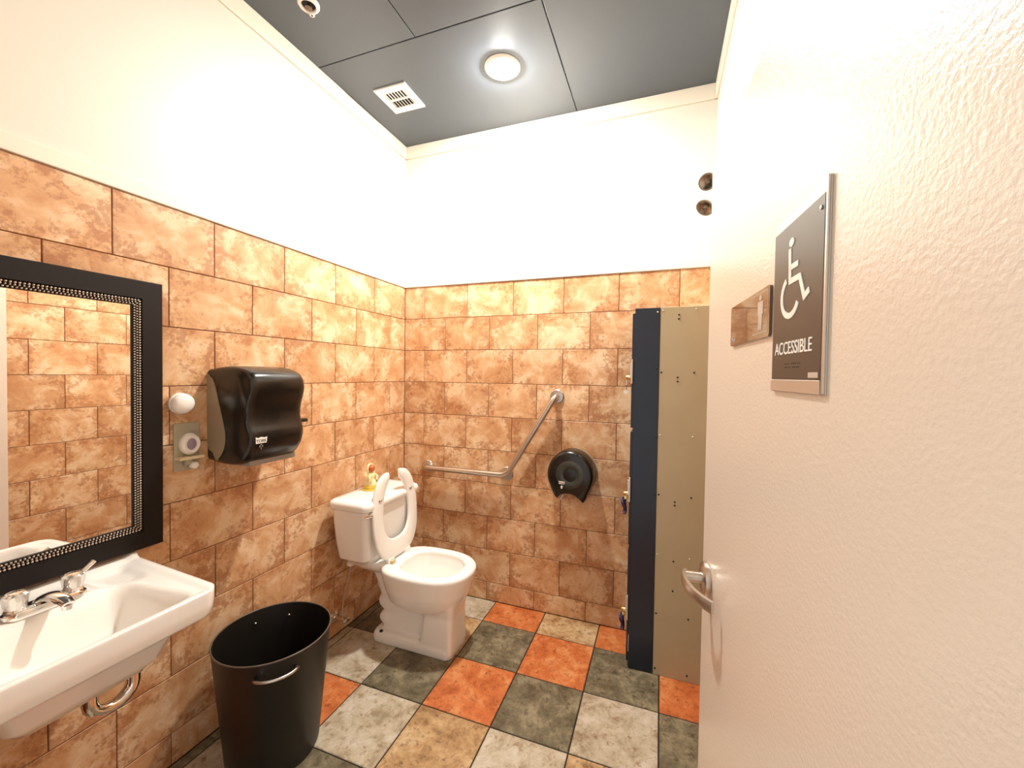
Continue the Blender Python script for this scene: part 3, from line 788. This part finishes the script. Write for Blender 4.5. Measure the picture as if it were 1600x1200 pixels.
# local: x across (world y), y up along the lean, z towards -x (tank)
lean = math.radians(4.5)
SM = frame((0.306, -0.004, 0.424), (0,-1,0), (-math.sin(lean),0,math.cos(lean)))
seat = link('seat', bm, 'plastic_white', TO, True, SM)
for sx in (-1, 1):
    link('bumper', tube([(sx*0.128-0.012,0.318+sx*-0.0,-0.001),(sx*0.128,0.312,-0.002),(sx*0.128+0.012,0.316,-0.001)], 0.0035, 8), 'grey_plastic', seat, True)
for sx in (-1, 1):
    link('hinge', box((sx*0.07-0.024,-0.020,-0.004),(sx*0.07+0.024,0.012,0.022),0.006), 'plastic_white', seat, 'auto')
link('hinge_cap', box((0.058,-0.018,-0.020),(0.088,0.002,-0.002),0.005), 'yellowed', seat, 'auto')

# figurine on the tank lid
fg = empty('figurine', (0.122, -0.472, 0.7445)); tag(fg, 'small yellow and cream figurine standing on the toilet tank', 'figurine')
link('stand', lathe([(0.0005,0.0),(0.032,0.0),(0.033,0.004),(0.026,0.007),(0.0005,0.008)], 24), 'yellow', fg, 'auto')
link('skirt', lathe([(0.026,0.006),(0.027,0.016),(0.020,0.032),(0.013,0.044)], 20), 'cream_glaze', fg, True)
link('sash', lathe([(0.0272,0.008),(0.0285,0.014),(0.0265,0.020)], 20, cap0=False, cap1=False), 'yellow', fg, True)
link('hood', tube([(-0.003,0.017*math.cos(2*PI*k/20),0.084+0.017*math.sin(2*PI*k/20)) for k in range(20)], 0.0045, 8, True), 'cream_glaze', fg, True)
link('body', lathe([(0.013,0.040),(0.016,0.052),(0.014,0.064),(0.007,0.072)], 18), 'cream_glaze', fg, True)
link('arm', tube(catmull([(0.004,-0.012,0.062),(0.012,-0.022,0.050),(0.018,-0.014,0.038)], 4), 0.0045, 8), 'cream_glaze', fg, True)
link('arm', tube(catmull([(0.004,0.012,0.062),(0.012,0.022,0.050),(0.018,0.014,0.038)], 4), 0.0045, 8), 'cream_glaze', fg, True)
link('wing', add_loft(bmesh.new(), [[(-0.006,-0.012,0.05),(-0.002,-0.012,0.05),(-0.002,-0.010,0.07),(-0.006,-0.010,0.07)], [(-0.008,-0.032,0.062),(-0.005,-0.032,0.062),(-0.005,-0.028,0.078),(-0.008,-0.028,0.078)]]), 'cream_glaze', fg)
link('wing', add_loft(bmesh.new(), [[(-0.006,0.012,0.05),(-0.002,0.012,0.05),(-0.002,0.010,0.07),(-0.006,0.010,0.07)], [(-0.008,0.032,0.062),(-0.005,0.032,0.062),(-0.005,0.028,0.078),(-0.008,0.028,0.078)]]), 'cream_glaze', fg)
hb = bmesh.new(); bmesh.ops.create_uvsphere(hb, u_segments=16, v_segments=12, radius=0.0145)
for v in hb.verts: v.co = v.co*1.0 + Vector((0.002,0,0.084))
link('head', hb, 'terracotta', fg, True)

fg.scale = (1.32, 1.32, 1.32)

# water supply
ws = empty('water_supply_valve', (0.0, -0.60, 0.10)); tag(ws, 'chrome water supply valve with hose behind the toilet', 'valve')
link('flange', lathe([(0.032,0.0),(0.031,0.004),(0.018,0.010),(0.012,0.011)], 26, axis='X'), 'chrome', ws, 'auto')
link('valve_body', lathe([(0.010,0.008),(0.010,0.040),(0.014,0.042),(0.014,0.062),(0.009,0.064)], 18, axis='X'), 'chrome', ws, 'auto')
link('valve_handle', lathe([(0.006,0.062),(0.006,0.072),(0.018,0.074),(0.019,0.082),(0.012,0.086)], 18, axis='X', sx=1.5, sy=0.6), 'chrome', ws, 'auto')
link('supply_hose', tube(catmull([(0.052,-0.135,0.1165),(0.052,-0.133,0.16),(0.062,-0.125,0.25),(0.085,-0.118,0.35),(0.100,-0.122,0.43)], 6), 0.005, 10), 'steel', TO, True)
link('coupling_nut', lathe([(0.012,0.0),(0.019,0.004),(0.020,0.020),(0.012,0.024)], 8, (0.092,-0.120,0.378)), 'plastic_white', TO)

# ------------------------------------------------------------------ grab bar
gb = empty('grab_bar', (0.0, 0.0, 0.0)); gb.location = (0.184, 0.0, 0.777); tag(gb, 'bent stainless grab bar on the back wall', 'grab bar')
so_ = -0.048
A, Bp, Cp = Vector((0,0,0)), Vector((0.548,0,0.004)), Vector((0.830,0,0.468))
def off(v, y): return Vector((v.x, y, v.z))
dirh = (Bp-A).normalized(); dird = (Cp-Bp).normalized()
pts = [off(A,-0.002), off(A,-0.020)]
for k in range(1, 7):
    a = PI/2*k/6; pts.append(off(A,-0.020) + dirh*0.028*(1-math.cos(a)) + Vector((0,-0.028*math.sin(a),0)))
pts += [off(Bp-dirh*0.045, so_)]
for t in (0.2,0.4,0.6,0.8): 
    p0, p1, p2 = Bp-dirh*0.045, Bp, Bp+dird*0.045
    pts.append(off(p0*(1-t)**2+p1*2*t*(1-t)+p2*t*t, so_))
pts += [off(Bp+dird*0.045, so_), off(Cp-dird*0.030, so_)]
for k in range(1, 7):
    a = PI/2*k/6; pts.append(off(Cp,so_) - dird*0.028*(1-math.sin(a)) + Vector((0,0.028*(1-math.cos(a)),0)))
pts += [off(Cp,-0.002)]
link('bar', tube(pts, 0.0165, 18), 'steel', gb, True)
for P in (A, Bp-dirh*0.012, Cp):
    link('flange', lathe([(0.040,0.0004),(0.040,0.006),(0.036,0.010),(0.020,0.011)], 30, off(P,0), '-Y'), 'steel', gb, 'auto')
link('standoff', tube([off(Bp-dirh*0.012,-0.006), off(Bp-dirh*0.012,-0.046)], 0.012, 14), 'steel', gb, True)

# ------------------------------------------------------------------ toilet paper dispenser
tp = empty('toilet_paper_dispenser', (1.115, 0.0, 0.83)); tag(tp, 'round black jumbo toilet paper dispenser on the back wall', 'paper dispenser')
ol = [(-0.070,-0.132),(-0.052,-0.112),(-0.024,-0.101),(0.006,-0.101),(0.034,-0.110),(0.058,-0.128),(0.074,-0.142)]
arc = []
for k in range(29):
    a = math.radians(-47 + (274)*k/28); r = 0.132
    arc.append((r*math.cos(a)*0.955, r*math.sin(a)+0.002))
arc = [(0.086,-0.124)] + arc[2:-2] + [(-0.086,-0.116)]
shape = arc + ol
rings = []
for s, d in ((0.985,0.0005),(1.0,0.010),(1.0,0.085),(0.975,0.104),(0.93,0.114),(0.86,0.118)):
    rings.append([(p[0]*s, -d, p[1]*s) for p in shape])
link('cover', add_loft(bmesh.new(), rings), 'black_plastic', tp, 'auto')
link('viewing_ring', lathe([(0.036,0.118),(0.037,0.1186),(0.074,0.1186),(0.075,0.118)], 44, (0.002,0,0.006), '-Y', cap0=False, cap1=False), 'black_ring', tp, 'auto')
link('back_plate', lathe([(0.128,0.0005),(0.130,0.006),(0.126,0.012)], 44, (0.002,0,0.004), '-Y', cap0=True, cap1=True), 'beige_plastic', tp, 'auto')
tork_mark(tp, frame((-0.040,-0.1188,-0.038),(1,0,0),(0,0,1)), 0.72)
bm = add_poly(bmesh.new(), [(-0.004,-0.010),(0.004,-0.010),(0.004,-0.001),(0.008,-0.001),(0,0.008),(-0.008,-0.001),(-0.004,-0.001)], 0.0005, 0)
link('arrow_mark', bm, 'sign_white', tp, mw=frame((-0.040,-0.1188,-0.060),(1,0,0),(0,0,1)))
bm = bmesh.new(); rings = []
for k in range(9):
    t = k/8; w = 0.016*(1-0.35*t)+0.003*math.sin(t*9); cx = -0.050+0.006*math.sin(t*5); z = -0.088-0.060*t; y = -0.060-0.008*math.sin(t*6)
    rings.append([(cx-w/2, y, z), (cx, y-0.006*math.cos(t*7), z), (cx+w/2, y+0.003, z), (cx, y-0.006*math.cos(t*7)+0.0012, z)])
link('paper_tail', add_loft(bm, rings), 'paper', tp, True)

# ------------------------------------------------------------------ locker
LKX0, LKX1, LKY0, LKZ = 1.444, 1.770, -0.287, 1.676
lk = empty('locker', ((LKX0+LKX1)/2, -0.15, 0.0)); tag(lk, 'tall narrow locker with navy front and beige riveted side', 'locker')
ox, oy = (LKX0+LKX1)/2, -0.15
def L3(x, y, z): return (x-ox, y-oy, z)
link('body', box(L3(1.552, LKY0, 0.0), L3(LKX1, -0.004, LKZ), 0.0015, 1), 'beige_metal', lk)
link('front_frame', box(L3(LKX0, LKY0-0.0012, 0.003), L3(1.5525, -0.004, LKZ-0.001), 0.0015, 1), 'navy', lk)
for z0, z1, zl in ((1.125,1.655,1.388),(0.575,1.105,0.839),(0.025,0.555,0.283)):
    dr = link('door', box(L3(LKX0-0.012, LKY0+0.012, z0), L3(LKX0+0.002, -0.020, z1), 0.003, 2), 'navy', lk)
    bm = box(L3(LKX0-0.0135, LKY0+0.010, zl-0.058), L3(LKX0-0.0105, LKY0+0.050, zl+0.055), 0.001, 1)
    add_box(bm, L3(LKX0-0.0135, LKY0-0.0030, zl-0.058), L3(LKX0-0.0065, LKY0+0.011, zl+0.055), 0.001, 0, 1)
    lp = link('latch_plate', bm, 'sign_plate', dr)
    link('handle_lip', box(L3(LKX0-0.020, LKY0+0.016, zl-0.032), L3(LKX0-0.012, LKY0+0.022, zl+0.040), 0.001, 1), 'steel', dr)
    link('lock', lathe([(0.011,0.0),(0.011,0.022),(0.009,0.026),(0.0005,0.027)], 18, L3(LKX0-0.012, LKY0+0.036, zl-0.030), '-X'), 'brass', dr, 'auto')
link('foot_plate', box(L3(LKX0-0.004, LKY0+0.002, 0.075), L3(LKX0+0.001, LKY0+0.020, 0.155), 0.001, 1), 'steel', lk)
riv = []
for x, zs in ((1.564,(1.660,)),(1.700,(1.662,))):
    for z in zs: riv.append((x, z, 'sign_plate'))
for x in (1.562, 1.697):
    for z in (1.384, 1.100, 0.830, 0.556, 0.285, 0.03): riv.append((x, z, 'dark' if z in (1.384,0.830,0.285,0.03) else 'sign_plate'))
for z in (1.640,1.622,1.362,1.344,0.804,0.788,0.535,0.40): riv.append((1.630, z, 'dark'))
for z in (1.655,): riv.append((1.541, z, 'sign_plate'))
for z in (1.40,1.09,0.97,0.83,0.555,0.43): riv.append((1.544, z, 'dark'))
rme = {}
for x, z, mt in riv:
    if mt not in rme:
        o = link('rivet', lathe([(0.0042,0.0),(0.0040,0.0012),(0.0022,0.0026),(0.0003,0.003)], 10, axis='-Y'), mt, lk, True); rme[mt] = o.data
    else:
        o = bpy.data.objects.new('rivet', rme[mt]); COL.objects.link(o); o.parent = lk
    o.location = L3(x, LKY0-(0.0012 if x < 1.552 else 0.0), z)

# keys hanging from the locks
def key_coil(z, label, group):
    k = empty('key_coil', (LKX0-0.034, LKY0+0.036, z)); tag(k, label, 'key ring')
    pts = []
    for i in range(121):
        t = i/120; a = t*2*PI*11; r = 0.0085+0.002*math.sin(t*PI*2)
        pts.append((r*math.cos(a)-0.004*math.sin(t*PI*2), r*math.sin(a), -0.020-0.072*t+0.0035*math.sin(a)))
    link('coil', tube(pts, 0.0024, 6), 'blue', k, True)
    bm = bmesh.new(); add_box(bm, (-0.002,-0.0035,-0.026), (0.010,0.0035,0.005), 0.001, 0, 1)
    link('key', bm, 'brass', k)
    return k
key_coil(0.808, 'blue coil key ring hanging from the middle locker lock', None)
key_coil(0.252, 'blue coil key ring hanging from the lowest locker lock', None)
kt = empty('key_tag', (LKX0-0.030, LKY0+0.036, 1.356)); tag(kt, 'key with round white tag hanging from the top locker lock', 'key')
link('key', box((-0.008,-0.0012,-0.034),(-0.003,0.0012,0.003),0.0008,1), 'steel', kt)
link('string', tube([(-0.0055,0,-0.032),(-0.006,0,-0.058)], 0.0012, 6), 'rubber', kt)
link('tag_disc', lathe([(0.0005,-0.0012),(0.010,-0.0012),(0.010,0.0012),(0.0005,0.0012)], 18, (-0.008,0,-0.066), '-Y'), 'plastic_white', kt)
